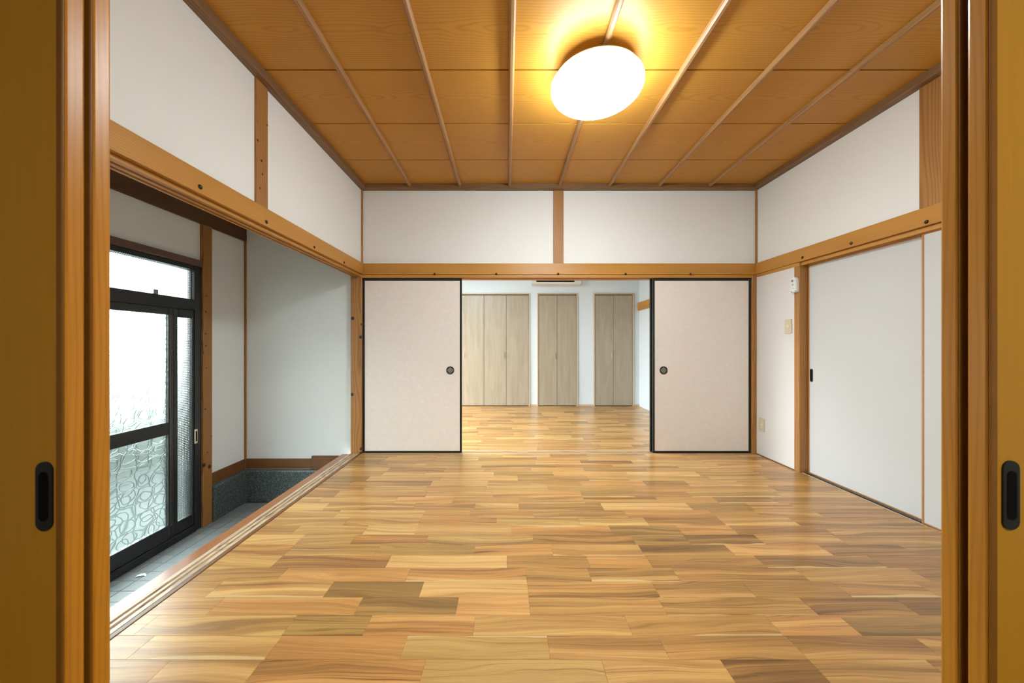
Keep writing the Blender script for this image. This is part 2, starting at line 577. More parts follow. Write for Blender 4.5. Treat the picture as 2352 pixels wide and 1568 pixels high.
# ------------------------------------------------------------------ structure: shell
st(boxes('wall_left', [(-1.56, XL, 0.74, 3.65, ZNB, 2.75), (-1.56, XL, 0.72, 0.85, -0.02, ZNB)], M_wall),
   'white plaster wall above the entrance opening, left of the room', 'wall')
st(boxes('wall_back', [(-1.56, 2.6, YB, 3.65, ZNB, 2.75)], M_wall),
   'white plaster wall above the pink sliding screens', 'wall')
st(boxes('wall_right', [(XR, 2.6, 0.72, 3.65, ZNB, 2.75), (XR, 2.6, 0.72, 1.26, 0, ZNB)], M_wall),
   'white plaster wall above the white closet doors', 'wall')
st(boxes('wall_right_lower', [(XW, 2.6, 3.040, 3.65, 0, ZNB)], plaster('pinkish_plaster_dimmed', (0.70, 0.685, 0.67))),  # same plaster, colour darkened to paint in weaker light low down
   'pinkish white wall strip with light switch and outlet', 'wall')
st(boxes('wall_near', [(-2.63, 2.85, 0.60, 0.72, 1.80, 2.75), (-2.63, -1.64, 0.60, 0.72, -0.5, 1.80), (1.72, 2.85, 0.60, 0.72, 0, 1.80)], M_wall),
   'plaster wall around the doorway the view looks through', 'wall')
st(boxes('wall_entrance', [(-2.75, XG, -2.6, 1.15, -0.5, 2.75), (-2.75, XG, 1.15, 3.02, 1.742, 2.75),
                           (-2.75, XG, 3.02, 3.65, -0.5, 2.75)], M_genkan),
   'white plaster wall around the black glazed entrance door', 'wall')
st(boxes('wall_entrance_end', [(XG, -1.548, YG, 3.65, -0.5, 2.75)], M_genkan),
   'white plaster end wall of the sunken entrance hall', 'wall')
st(boxes('ceiling_entrance', [(XG, -1.56, 0.72, YG, 2.25, 2.35)], M_wall), 'ceiling of the entrance hall', 'ceiling')
st(boxes('wall_inner_far', [(-2.75, 2.46, YF, 6.40, -0.05, 2.75)], M_wallin),
   'cool white far wall of the inner room behind the wooden closet doors', 'wall')
st(boxes('wall_inner_right', [(XF, 2.46, 3.65, YF, -0.05, 2.75)], M_wallin),
   'cool white right wall of the inner room', 'wall')
st(boxes('wall_inner_left', [(-2.75, XG, 3.65, 3.85, -0.5, 2.75), (-2.75, XG, 6.15, 6.3, -0.5, 2.75),
                             (-2.75, XG, 3.85, 6.15, -0.5, 0.05), (-2.75, XG, 3.85, 6.15, 2.1, 2.75)], M_wallin),
   'cool white left wall of the inner room with its window', 'wall')
st(boxes('wall_inner_front', [(XG, -1.50, 3.65, 3.68, 0, 2.75), (-1.50, XF, 3.65, 3.68, 1.80, 2.75)], M_wallin),
   'inner room side of the wall above the screens', 'wall')
st(boxes('ceiling_inner', [(XG, XF, 3.65, YF, 2.50, 2.60)], M_wallin), 'white ceiling of the inner room', 'ceiling')
st(boxes('wall_closet', [(2.85, 2.95, -2.6, 3.7, -0.05, 2.75), (2.6, 2.85, 3.62, 3.70, -0.05, 2.75)], M_wallin),
   'back of the closet behind the white doors', 'wall')
st(boxes('wall_rear', [(-2.75, 2.95, -2.70, -2.60, -0.5, 2.75)], M_wall), 'rear wall of the room behind the viewpoint', 'wall')
st(boxes('ceiling_rear', [(XG, 2.85, -2.6, 0.60, 2.45, 2.55)], M_wall), 'ceiling of the room behind the viewpoint', 'ceiling')
st(boxes('roof_slab', [(-2.75, 2.95, -2.7, 6.4, 2.75, 2.85)], M_ext), 'slab above all rooms', 'roof')
st(boxes('floor_rear', [(XG, 2.85, -2.6, 0.72, -0.05, -0.001)], M_slab), 'brown floor of the room behind the viewpoint', 'floor')
st(boxes('ground', [(-40, -2.75, -30, 40, -0.62, -0.56)], plain('pale_concrete', (0.058, 0.068, 0.064), 0.9, grain=0.2, scale=0.8)),
   'grey green ground outside the entrance door', 'ground')
bm = bmesh.new()
hr = random.Random(3)
for i in range(260):
    m4 = Vector((-5.3 + hr.uniform(-.35, .35), hr.uniform(-1.5, 9.0), hr.uniform(-.55, .02)))
    r4 = hr.uniform(.10, .2)
    res = bmesh.ops.create_icosphere(bm, subdivisions=1, radius=r4)
    for v in res['verts']:
        v.co = v.co * hr.uniform(.8, 1.2) + m4
hg = finish('hedge', bm, plain('hedge_green', (0.03, 0.05, 0.034), 0.8, grain=.4, scale=20))
tag(hg, 'low green hedge outside, blurred behind the pebbled door glass', 'hedge', kind='stuff')
# window of the inner room (daylight from the left)
wi = st(boxes('window_1', [(-2.74, -2.66, 3.85, 3.90, 0.05, 2.1), (-2.74, -2.66, 6.10, 6.15, 0.05, 2.1),
                           (-2.74, -2.66, 4.98, 5.03, 0.05, 2.1), (-2.74, -2.66, 3.85, 6.15, 0.05, 0.10),
                           (-2.74, -2.66, 3.85, 6.15, 2.05, 2.1)], M_alu2), 'aluminium window of the inner room', 'window')

# ------------------------------------------------------------------ main floor: planks traced row by row
floor = st(boxes('floor', [(-1.447, 2.6, 0.72, 3.50, -0.06, -0.014), (-1.447, 2.6, 3.50, 3.66, -0.06, -0.03)], M_slab),
           'glossy floor of mixed brown acacia planks running across the room', 'floor')


def plank_mesh():
    bm = bmesh.new()
    cx, cy, h = 0.0016, 0.008, 0.0006
    top = [(-.5 + cx, -.5 + cy, 0), (.5 - cx, -.5 + cy, 0), (.5 - cx, .5 - cy, 0), (-.5 + cx, .5 - cy, 0)]
    mid = [(-.5, -.5, -h), (.5, -.5, -h), (.5, .5, -h), (-.5, .5, -h)]
    bot = [(a, b, -0.014) for a, b, _ in mid]
    T, Mi, B = [[bm.verts.new(p) for p in q] for q in (top, mid, bot)]
    bm.faces.new(T)
    for A, D in ((Mi, T), (B, Mi)):
        for i in range(4):
            j = (i + 1) % 4
            bm.faces.new((A[i], A[j], D[j], D[i]))
    uvl = bm.loops.layers.uv.new('UVMap')
    for f in bm.faces:
        for l in f.loops:
            l[uvl].uv = (l.vert.co.x + .5, l.vert.co.y + .5)
    me = bpy.data.meshes.new('plank')
    bm.to_mesh(me)
    bm.free()
    me.materials.append(M_plank)
    return me


PM = plank_mesh()
RNG = random.Random(7)
# per row (k = 0 starts 1.209 m from the lens): joints in photo pixels on the row's near edge, then tones
# tone: 0 dark .. 1 pale, optional letter n / f = pale sapwood on the near / far edge, o / g = orange / olive
ROWS = {
    -1: ([394, 603, 978, 1381, 1654, 1857], '.5 .55 .5o .6g .58 .16 .52'),
    0: ([289, 606, 918, 1264, 1539, 1857, 2172], '.5 .56n .48o .50fg .50 .42 .40 .52'),
    1: ([304, 646, 832, 1086, 1454, 1800, 1982], '.56 .58 .40g .60o .55 .42n .66o .30g'),
    2: ([472, 811, 1046, 1218, 1534, 1881, 2113], '.55 .55o .30g .56o .48 .42n .26 .22'),
    3: ([470, 741, 962, 1214, 1517, 1738, 1958], '.5 .55n .32g .72 .40 .50 .40 .38n'),
    4: ([632, 930, 1210, 1360, 1565, 1863, 2140], '.48 .52o .50on .42 .40n .48 .48 .36'),
    5: ([620, 884, 1164, 1356, 1500, 1764, 2040], '.64 .28o .76 .44 .54o .48 .34n .34'),
    6: ([652, 859, 1088, 1271, 1481, 1690, 1916, 2110], '.46o .54 .46g .52o .50n .34 .66o .28 .42g'),
    7: ([677, 803, 976, 1226, 1462, 1589, 1760, 1950], '.72 .52 .50o .48g .42 .46g .30n .54 .38'),
    8: ([667, 831, 951, 1174, 1409, 1571, 1698, 1917], '.46 .58 .66 .62 .52of .44g .54o .42 .40'),
    9: ([600, 787, 960, 1140, 1334, 1492, 1670, 1840], '.60 .60 .40o .52g .55 .36 .62 .44 .38'),
    10: ([766, 970, 1078, 1226, 1443, 1648, 1754, 1897], '.42 .66 .56 .46 .54 .52o .44 .52 .38'),
    11: ([740, 947, 1089, 1192, 1388, 1593, 1735, 1838], '.72 .54 .48 .66 .30 .76 .36g .50o .40'),
    12: ([727, 905, 1038, 1191, 1345, 1518, 1654, 1790], '.62 .64 .58o .46 .46 .38 .50 .38n .40'),
}


def add_plank(x0, x1, y0, y1, tone, hue, sap):
    o = bpy.data.objects.new('plank', PM)
    C.objects.link(o)
    o.parent = floor
    o.location = ((x0 + x1) / 2, (y0 + y1) / 2, 0)
    o.scale = (x1 - x0 - 0.0004, y1 - y0 - 0.0003, 1)
    o.color = (max(0, min(1, tone)), hue, sap, 1)


def cell_style(rng):
    tone = rng.choice((.30, .38, .42, .46, .5, .5, .54, .58, .62, .68)) + rng.uniform(-.04, .04)
    sap = rng.choice((0, 0, 0, 0, 0, .5, .5, 1))
    return tone, rng.uniform(.1, .8), sap


for k in range(-5, 23):
    y0 = 1.209 + 0.0999 * k
    y1 = y0 + 0.0999
    if k == 22:
        y1 = 3.498
    if k < -4:
        y0 = 0.722
    row = ROWS.get(k)
    XA, XB = -1.446, 2.486
    if row:
        ye = y1 if k == -1 else y0
        js = [(p - VX) / F * ye for p in row[0]]
        tones = row[1].split()
        e = [XA] + [j for j in js if XA + .03 < j < XB - .03]
        # joints beyond the photograph's right edge
        while XB - e[-1] > 0.75:
            e.append(e[-1] + RNG.uniform(.35, .65))
        e.append(XB)
        for i in range(len(e) - 1):
            s = tones[i] if i < len(tones) else None
            if s:
                num = float(''.join(ch for ch in s if ch in '.0123456789'))
                hue = .85 if 'o' in s else (.05 if 'g' in s else RNG.uniform(.3, .6))
                sap = .5 if 'n' in s else (1 if 'f' in s else 0)
            else:
                num, hue, sap = cell_style(RNG)
            add_plank(e[i], e[i + 1], y0, y1, num, hue, sap)
    else:
        x = XA
        nxt = XA + RNG.uniform(.2, .55)
        while True:
            x1_ = nxt if XB - nxt > .15 else XB
            add_plank(x, x1_, y0, y1, *cell_style(RNG))
            if x1_ == XB:
                break
            x, nxt = x1_, x1_ + RNG.uniform(.32, .68)

# inner room floor: the same planks, rows only a few pixels tall, joined into one part
floor2 = st(boxes('floor_inner', [(XG, XF, 3.66, YF, -0.06, -0.014)], M_slab), 'acacia plank floor of the inner room beyond the screens', 'floor')
bm = bmesh.new()
uvl = bm.loops.layers.uv.new('UVMap')
cl = bm.loops.layers.float_color.new('tone')
y = 3.622
while y < YF - .01:
    y1 = min(y + .0999, YF)
    x = XG
    nxt = x + RNG.uniform(.2, .6)
    while x < XF - .01:
        x1_ = min(nxt, XF)
        tn, hu, sp = cell_style(RNG)
        rr = RNG.random()
        vs = [bm.verts.new(p) for p in ((x + .0006, y + .0006, 0), (x1_ - .0006, y + .0006, 0), (x1_ - .0006, y1 - .0006, 0), (x + .0006, y1 - .0006, 0))]
        lo = [bm.verts.new((v.co.x, v.co.y, -.014)) for v in vs]
        fs = [bm.faces.new(vs)]
        for i in range(4):
            fs.append(bm.faces.new((lo[i], lo[(i + 1) % 4], vs[(i + 1) % 4], vs[i])))
        for f_ in fs:
            for l in f_.loops:
                l[uvl].uv = ((l.vert.co.x - x) / (x1_ - x), (l.vert.co.y - y) / (y1 - y))
                l[cl] = (tn, hu, sp, rr)
        x, nxt = x1_, x1_ + RNG.uniform(.32, .68)
    y = y1
me = bpy.data.meshes.new('planks')
bm.to_mesh(me)
bm.free()
pj = link('planks', me, M_plankj, floor2)
pj['kind'] = 'stuff'

# ------------------------------------------------------------------ ceiling: boards, battens, cornice
ceiling = st(boxes('ceiling', [(XL, XR, YN, YB, ZC + 0.012, ZC + 0.06)], M_dark), 'honey brown cedar board ceiling with thin battens', 'ceiling')
PITCH = (XR - XL) / 8
rows_y = [3.53, 3.0325, 2.538, 2.044, 1.55, 1.056, 0.72]
for r in range(6):
    yb, ya = rows_y[r], rows_y[r + 1]
    for c in range(8):
        xa = XL + c * PITCH
        box('board', xa + 0.0004, xa + PITCH - 0.0004, ya + 0.0045, yb - 0.0045, ZC, ZC + 0.010, M_ceil, ceiling, 0.0012)
for c in range(1, 8):
    x = XL + c * PITCH
    wv, h = 0.016, 0.028
    prism('batten', [(x - wv, ZC), (x - wv, ZC - h + .010), (x - wv + .009, ZC - h), (x + wv - .009, ZC - h), (x + wv, ZC - h + .010), (x + wv, ZC)],
          'Y', YN, YB - .052, M_bat, ceiling)
ZM = 2.617
st(prism('trim_1', [(YB, ZM), (YB - .048, ZM), (YB - .056, ZM + .008), (YB - .056, ZC), (YB, ZC)], 'X', XL, XR, M_mold_x),
   'dark wood cornice between back wall and ceiling', 'trim')
st(prism('trim_2', [(XL, ZM), (XL + .046, ZM), (XL + .054, ZM + .008), (XL + .054, ZC), (XL, ZC)], 'Y', YN, YB - .056, M_mold_y),
   'dark wood cornice between left wall and ceiling', 'trim')
st(prism('trim_3', [(XR, ZM), (XR - .046, ZM), (XR - .054, ZM + .008), (XR - .054, ZC), (XR, ZC)], 'Y', YN, YB - .056, M_mold_y),
   'dark wood cornice between right wall and ceiling', 'trim')


# ------------------------------------------------------------------ picture rails (nageshi) with nail caps
def nailcap(parent, loc, axis, sgn):
    prof = [(0, .007), (.005, .0065), (.009, .004), (.0115, 0.0), (.0115, -.002), (0, -.002)]
    lathe('nail_cap', [(r, sgn * h) for r, h in prof], M_nail, parent, loc, 16, axis)


rail = st(prism('trim_4', [(YB, ZNB), (YB - .030, ZNB), (YB - .024, ZNT), (YB, ZNT)], 'X', XL, XR, M_hx),
          'honey coloured beam across the back wall above the pink screens', 'beam')
for px in (998, 1140, 1282, 1437, 1586):
    yy = YB - .029
    nailcap(rail, ((px - VX) / F * yy, yy, 1.074 + (VY - 629) / F * yy), 'Y', -1)
rail = st(prism('trim_5', [(XL, ZNB), (XL + .030, ZNB), (XL + .024, ZNT), (XL, ZNT)], 'Y', 0.74, YB - .030, M_hy),
          'honey coloured beam along the left wall over the entrance opening', 'beam')
for px, zz in ((460, 1.808), (612, 1.803), (722, 1.798), (790, 1.796)):
    xx = XL + .029
    nailcap(rail, (xx, xx * F / (px - VX), zz), 'X', 1)
rail = st(prism('trim_6', [(XR, ZNB), (XR - .030, ZNB), (XR - .024, ZNT), (XR, ZNT)], 'Y', YN, YB - .030, M_hy),
          'honey coloured beam along the right wall over the white closet doors', 'beam')
for px, zz in ((1843, 1.805), (1955, 1.803), (2128, 1.797)):
    xx = XR - .029
    nailcap(rail, (xx, xx * F / (px - VX), zz), 'X', -1)


def grooved(a0, a1, z0, z1, g, depth, up):
    """cross-section with grooves g=[(lo,hi)..] cut in its bottom (up=False) or top (up=True)"""
    pts = []
    if not up:
        pts = [(a0, z1), (a0, z0)]
        for lo, hi in g:
            pts += [(lo, z0), (lo, z0 + depth), (hi, z0 + depth), (hi, z0)]
        pts += [(a1, z0), (a1, z1)]
    else:
        pts = [(a0, z0), (a0, z1)]
        for lo, hi in g:
            pts += [(lo, z1), (lo, z1 - depth), (hi, z1 - depth), (hi, z1)]
        pts += [(a1, z1), (a1, z0)]
    return pts


# lintels with sliding tracks
st(prism('trim_7', grooved(3.508, 3.655, ZK - .002, ZNB - .003, [(3.522, 3.548), (3.562, 3.588)], .015, False), 'X', -1.444, 2.432, M_hx),
   'lintel with two sliding tracks over the pink screens', 'lintel')
st(prism('trim_8', grooved(-1.538, -1.446, 1.757, ZNB - .002, [(-1.524, -1.506), (-1.486, -1.468)], .013, False), 'Y', 0.85, YB - .03, M_hy),
   'lintel with empty sliding tracks over the entrance opening', 'lintel')
st(prism('trim_9', grooved(XR - .008, 2.60, ZK, ZNB - .003, [(XR + .012, XR + .036), (XR + .046, XR + .070)], .018, False), 'Y', 1.26, 2.985, M_hy),
   'lintel with sliding tracks over the white closet doors', 'lintel')
st(box('trim_10', XW - .006, 2.59, 2.985, YB - .031, ZK, ZNB - .003, M_hy), 'short lintel piece above the light switch', 'lintel')
# sills with tracks
st(prism('trim_11', grooved(3.502, 3.622, -.028, 0.0, [(3.523, 3.547), (3.563, 3.587)], .004, True), 'X', -1.444, 2.432, M_trackx),
   'pale wooden sill with tracks under the pink screens', 'sill')
st(prism('trim_12', grooved(-1.559, -1.471, -.04, 0.004, [(-1.538, -1.522), (-1.508, -1.492)], .006, True), 'Y', 0.74, YB - .03, M_track),
   'pale wooden sill with sliding tracks along the entrance edge', 'sill')
st(box('trim_13', -1.471, -1.447, 0.74, YB - .03, -.04, 0.003, M_darkstrip, bev=.002), 'narrow dark strip between sill and planks', 'trim')
st(box('trim_14', -1.635, -1.559, 0.74, YB - .03, -.16, 0.0, M_kamachi, bev=.006, seg=2), 'glossy brown step edge above the entrance tiles', 'step')
st(box('wall_step', -1.61, -1.56, 0.74, YG, -.5, -.16, M_basew), 'wooden riser under the step edge', 'riser')
st(prism('trim_15', grooved(XR + .001, 2.60, -.04, 0.002, [(XR + .011, XR + .074)], .012, True), 'Y', 1.26, 2.985, M_trackx),
   'pale sill with dark tracks under the white closet doors', 'sill')
st(boxes('trim_16', [(XR + .0112, XR + .0738, 1.262, 2.985, -.0105, -.006), (XR + .040, XR + .043, 1.262, 2.985, -.006, -.003)], M_groove),
   'dark track lining under the white closet doors', 'track')
st(box('trim_17', XW - .006, XW, 3.040, YB - .03, 0, .008, M_darkstrip), 'thin dark strip at the foot of the right wall', 'trim')

# posts and studs
st(box('pillar', -1.552, -1.443, 3.502, 3.645, -0.02, ZK + .03, M_knotty, bev=.004), 'weathered brown corner post left of the pink screen', 'post')
st(box('pillar', XL - .01, XL + .012, 3.512, YB + .01, ZNT, ZM, M_post), 'thin post sliver in the left corner above the beam', 'post')
st(box('pillar', 2.432, 2.475, 3.502, 3.645, -0.02, ZK + .03, M_post, bev=.004), 'brown corner post right of the pink screen', 'post')
st(box('pillar', XR - .012, XR + .01, 3.512, YB + .01, ZNT, ZM, M_post), 'thin post sliver in the right corner above the beam', 'post')
st(box('pillar', 0.460, 0.562, YB - .010, YB + .02, ZNT, ZM, M_post, bev=.003), 'short stud dividing the wall above the screens', 'post')
stud = st(box('pillar', XL - .02, XL + .010, 2.030, 2.132, ZNT, ZM, M_knotty, bev=.003), 'knotty stud on the left wall under the cornice', 'post')
st(box('pillar', XR - .010, XR + .02, 2.010, 2.128, ZNT, ZM, M_post, bev=.003), 'wide stud on the right wall under the cornice', 'post')
st(box('pillar', XW - .004, 2.60, 2.985, 3.042, 0, ZK + .01, M_post, bev=.003), 'amber post between light switch and white closet door', 'post')
oldp = st(box('pillar', -2.72, -2.600, 3.026, 3.118, ZG, 2.113, M_oldpost, bev=.004), 'old knotty post beside the black entrance door', 'post')
st(box('pillar', XG - .01, XG + .014, YG - .018, YG + .01, -.06, 2.12, M_oldpost), 'thin post sliver in the entrance corner', 'post')
st(box('trim_18', -2.75, -2.612, 0.74, YG - .001, 2.113, 2.26, M_beam, bev=.004), 'dark brown beam above the entrance door', 'beam')
st(box('trim_19', -2.74, -2.602, 1.15, 3.026, 1.742, 1.795, M_header, bev=.003), 'plum brown header strip over the entrance door', 'trim')

M_knot = plain('dark_knot', (0.035, 0.016, 0.007), 0.5)


def knots(parent, xf, lst):
    for px, py, r_ in lst:
        yv = xf * F / (px - VX)
        lathe('knot', [(0, .0008), (r_ * .8, .0006), (r_, -.001), (0, -.001)], M_knot, parent, (xf, yv, EYE - (py - VY) / F * yv), 12, 'X')


knots(stud, XL + .010, ((614, 287, .007), (592, 322, .009), (601, 369, .010), (603, 400, .008), (597, 432, .007)))
knots(oldp, -2.600, ((474, 679, .009), (473, 716, .011), (472, 766, .009), (473, 794, .009), (474, 845, .007), (472, 939, .010), (477, 1039, .008)))

# ------------------------------------------------------------------ entrance hall: tiles, stone skirting, baseboards
tf = st(boxes('floor_entrance', [(XG, -1.60, 0.72, YG, ZG - .08, ZG - .004)], M_grout), 'sunken entrance floor of small grey square tiles', 'floor')
bm = bmesh.new()
bbox(bm, -.0465, .0465, -.0465, .0465, -.008, 0)
bmesh.ops.bevel(bm, geom=[e for e in bm.edges if all(v.co.z > -.001 for v in e.verts)], offset=.0015, segments=1, affect='EDGES')
TM = bpy.data.meshes.new('tile')
bm.to_mesh(TM)
bm.free()
TM.materials.append(M_tile)
T = .0962
ty = 3.396 + T / 2
for j in range(-1, 24):
    for i in range(0, 10):
        x = -2.455 - T / 2 + (i - 1) * T
        yv = 3.396 - T / 2 - j * T
        if yv > YG - .05 or yv < 1.15 or x > -1.60:
            continue
        o = link('tile', TM, None, tf, (x, yv, ZG + RNG.uniform(-.0006, .0006)))
st(prism('baseboard_entrance_end', [(YG - .030, ZG), (YG - .030, -.185), (YG - .024, -.172), (YG - .012, -.166), (YG, -.166), (YG, ZG)], 'X', XG + .02, -1.61, M_terr),
   'speckled dark green stone skirting on the entrance end wall', 'skirting')
st(prism('baseboard_entrance_side', [(XG, ZG), (XG, -.166), (XG + .022, -.166), (XG + .034, -.172), (XG + .040, -.185), (XG + .040, ZG)], 'Y', 3.119, YG, M_terr),
   'speckled dark green stone skirting beside the old post', 'skirting')
st(box('baseboard_1', XG + .012, -1.955, YG - .014, YG, -.158, -.060, M_basewx, bev=.002), 'dark wooden baseboard above the stone skirting', 'baseboard')
st(box('baseboard_2', -1.955, -1.56, YG - .020, YG, -.166, -.030, M_basewx, bev=.002), 'slightly higher brown baseboard piece near the step', 'baseboard')
st(box('baseboard_3', XG, XG + .014, 3.118, YG - .018, -.158, -.060, M_basew, bev=.002), 'short dark baseboard between old post and corner', 'baseboard')


# ------------------------------------------------------------------ entrance door
def round_pane(name, y0, y1, z0, z1, x0, x1, mat, parent, r=.02):
    pts = []
    for cy, cz, a0 in ((y1 - r, z1 - r, 0), (y0 + r, z1 - r, 90), (y0 + r, z0 + r, 180), (y1 - r, z0 + r, 270)):
        for i in range(5):
            a = math.radians(a0 + i * 22.5)
            pts.append((cy + r * math.cos(a), cz + r * math.sin(a)))
    return prism(name, pts, 'X', x0, x1, mat, parent)


door = empty('door_1', (-2.66, 2.1, ZG), 'black aluminium entrance door with pebbled glass, its grid glass side strip and transom', 'door', kind='structure')
XD0, XD1 = -2.70, -2.615
box('jamb', XD0, XD1, 2.962, 3.024, ZG, 1.742, M_alu, door, .003)
box('jamb', XD0, XD1, 1.15, 1.21, ZG, 1.742, M_alu, door, .003)
box('frame_head', XD0, XD1, 1.21, 2.962, 1.705, 1.742, M_alu, door, .003)
box('sill', XD0, XD1 + .01, 1.21, 2.962, ZG, -.425, M_alu, door, .003)
box('transom_bar', XD0, XD1, 1.21, 2.962, 1.368, 1.458, M_alu, door, .003)
box('transom_stile', -2.652, -2.622, 2.934, 2.945, 1.458, 1.705, M_alu, door, .002)
box('transom_stile', -2.652, -2.622, 2.03, 2.05, 1.458, 1.705, M_alu, door, .002)
round_pane('transom_pane', 2.945, 2.962, 1.458, 1.705, -2.638, -2.632, M_ggrid, door, .002)
round_pane('transom_pane', 2.05, 2.934, 1.458, 1.705, -2.638, -2.632, M_ggrid, door, .002)
round_pane('transom_pane', 1.21, 2.03, 1.458, 1.705, -2.638, -2.632, M_ggrid, door, .002)
lt = box('transom_latch', -2.631, -2.618, 2.62, 2.655, 1.458, 1.492, M_alu2, door, .002)
lt['label'] = 'small grey latch'
# fixed side strip
box('side_stile', -2.660, -2.622, 2.776, 2.816, -.425, 1.368, M_alu, door, .004)
box('side_stile', -2.660, -2.622, 2.946, 2.962, -.425, 1.368, M_alu, door, .004)
box('side_rail', -2.660, -2.622, 2.816, 2.946, 1.300, 1.368, M_alu, door, .004)
box('side_rail', -2.660, -2.622, 2.816, 2.946, -.425, -.330, M_alu, door, .004)
round_pane('side_pane', 2.816, 2.946, -.330, 1.300, -2.638, -2.632, M_ggrid, door, .002)
# sliding leaves
for (ya, yb, xa, xb) in ((1.98, 2.772, -2.655, -2.618), (1.21, 2.03, -2.698, -2.660)):
    box('leaf_stile', xa, xb, yb - .036, yb, -.425, 1.368, M_alu, door, .004)
    box('leaf_stile', xa, xb, ya, ya + .042, -.425, 1.368, M_alu, door, .004)
    box('leaf_rail', xa, xb, ya + .042, yb - .036, 1.312, 1.368, M_alu, door, .004)
    box('leaf_rail', xa, xb, ya + .042, yb - .036, .384, .480, M_alu, door, .004)
    box('leaf_rail', xa, xb, ya + .042, yb - .036, -.425, -.318, M_alu, door, .004)
    xm = (xa + xb) / 2
    round_pane('leaf_pane', ya + .042, yb - .036, .480, 1.312, xm - .003, xm + .003, M_gpeb, door, .002)
    round_pane('leaf_pane', ya + .042, yb - .036, -.318, .384, xm - .003, xm + .003, M_gpeb, door, .002)
for yv in (2.748, 2.760):
    box('bead', -2.6185, -2.6165, yv - .001, yv + .001, -.33, 1.31, M_alu2, door)
lk = box('lock_plate', -2.617, -2.610, 2.956, 2.982, .252, .372, M_ivory, door, .002)
lk['label'] = 'ivory lock plate'
box('lock_slot', -2.6115, -2.609, 2.963, 2.975, .270, .354, M_dark, door)

sc_ = bmesh.new()
pts = [(0, 0), (.02, .004), (.045, .012), (.06, .010)]
A = [sc_.verts.new((a, b, .004 + .010 * math.sin(i * 1.1))) for i, (a, b) in enumerate(pts)]
B = [sc_.verts.new((a + .004, b - .014, .003 + .007 * math.sin(i * 1.1))) for i, (a, b) in enumerate(pts)]
A2 = [sc_.verts.new(v.co - Vector((0, 0, .002))) for v in A]
B2 = [sc_.verts.new(v.co - Vector((0, 0, .002))) for v in B]
for P, Q in ((A, B), (B2, A2)):
    for i in range(3):
        sc_.faces.new((P[i], P[i + 1], Q[i + 1], Q[i]))
for P, Q in ((A2, A), (B, B2)):
    for i in range(3):
        sc_.faces.new((P[i], P[i + 1], Q[i + 1], Q[i]))
sc_.faces.new((A[0], B[0], B2[0], A2[0]))
sc_.faces.new((A[3], A2[3], B2[3], B[3]))
scr = finish('paper_scrap', sc_, M_paper, None, (-2.50, 2.385, ZG))
tag(scr, 'tiny curled white scrap lying on the grey entrance tiles', 'scrap')

# ------------------------------------------------------------------ pink sliding screens
def screen(x0, x1, y0, label, pull_x, lean=0.0, zb=0.002, zt=1.744):
    t = .022
    r = empty('sliding_screen', (x0, y0, zb), label, 'sliding door', 'black framed pink screens in the back wall', 'thing')
    fw = .020
    box('stile', x0, x0 + fw, y0, y0 + t, zb, zt, M_black, r, .003)
    box('stile', x1 - fw, x1, y0, y0 + t, zb, zt, M_black, r, .003)
    box('rail', x0 + fw, x1 - fw, y0, y0 + t, zb, zb + fw, M_black, r, .003)
    box('rail', x0 + fw, x1 - fw, y0, y0 + t, zt - fw - .006, zt, M_black, r, .003)
    box('paper_panel', x0 + fw, x1 - fw, y0 + .004, y0 + t - .004, zb + fw, zt - fw - .006, M_fus, r)
    if pull_x is not None:
        zp = .826
        yp = y0 + .004
        p = lathe('finger_pull', [(.0395, .0), (.0395, -.004), (.037, -.006), (.028, -.005), (.0265, -.001), (0, -.001)], M_pull, r, (pull_x, yp, zp), 40, 'Y')
        lathe('pull_dish', [(.0262, -.0012), (.024, -.0028), (0, -.0022)], M_pullc, p, (pull_x, yp, zp), 32, 'Y')
        for a in (0, 90, 180, 270):
            bm = bmesh.new()
            n = 6
            fr = []
            for rr, hh in ((.0385, -.0052), (.0285, -.0058)):
                fr.append([bm.verts.new((rr * math.cos(math.radians(a - 22 + 44 * i / n)), hh, rr * math.sin(math.radians(a - 22 + 44 * i / n)))) for i in range(n + 1)])
            bk = [[bm.verts.new((v.co.x, -.002, v.co.z)) for v in q] for q in fr]
            for i in range(n):
                bm.faces.new((fr[0][i], fr[0][i + 1], fr[1][i + 1], fr[1][i]))
                bm.faces.new((bk[0][i], bk[0][i + 1], fr[0][i + 1], fr[0][i]))
                bm.faces.new((bk[1][i], bk[1][i + 1], fr[1][i + 1], fr[1][i]))
            finish('pull_ornament', bm, M_pullc, p, (pull_x, yp, zp))
    if lean:
        r.rotation_euler = (0, lean, 0)
    return r


screen(-1.441, -0.453, 3.524, 'pink mottled sliding screen in black frame left of the inner room opening', (1034 - VX) / F * 3.524)
screen(1.452, 2.428, 3.524, 'pink mottled sliding screen in black frame right of the inner room opening', (1524.5 - VX) / F * 3.524)
screen(1.442, 2.418, 3.564, 'rear screen whose black edge shows behind the right pink screen', None)


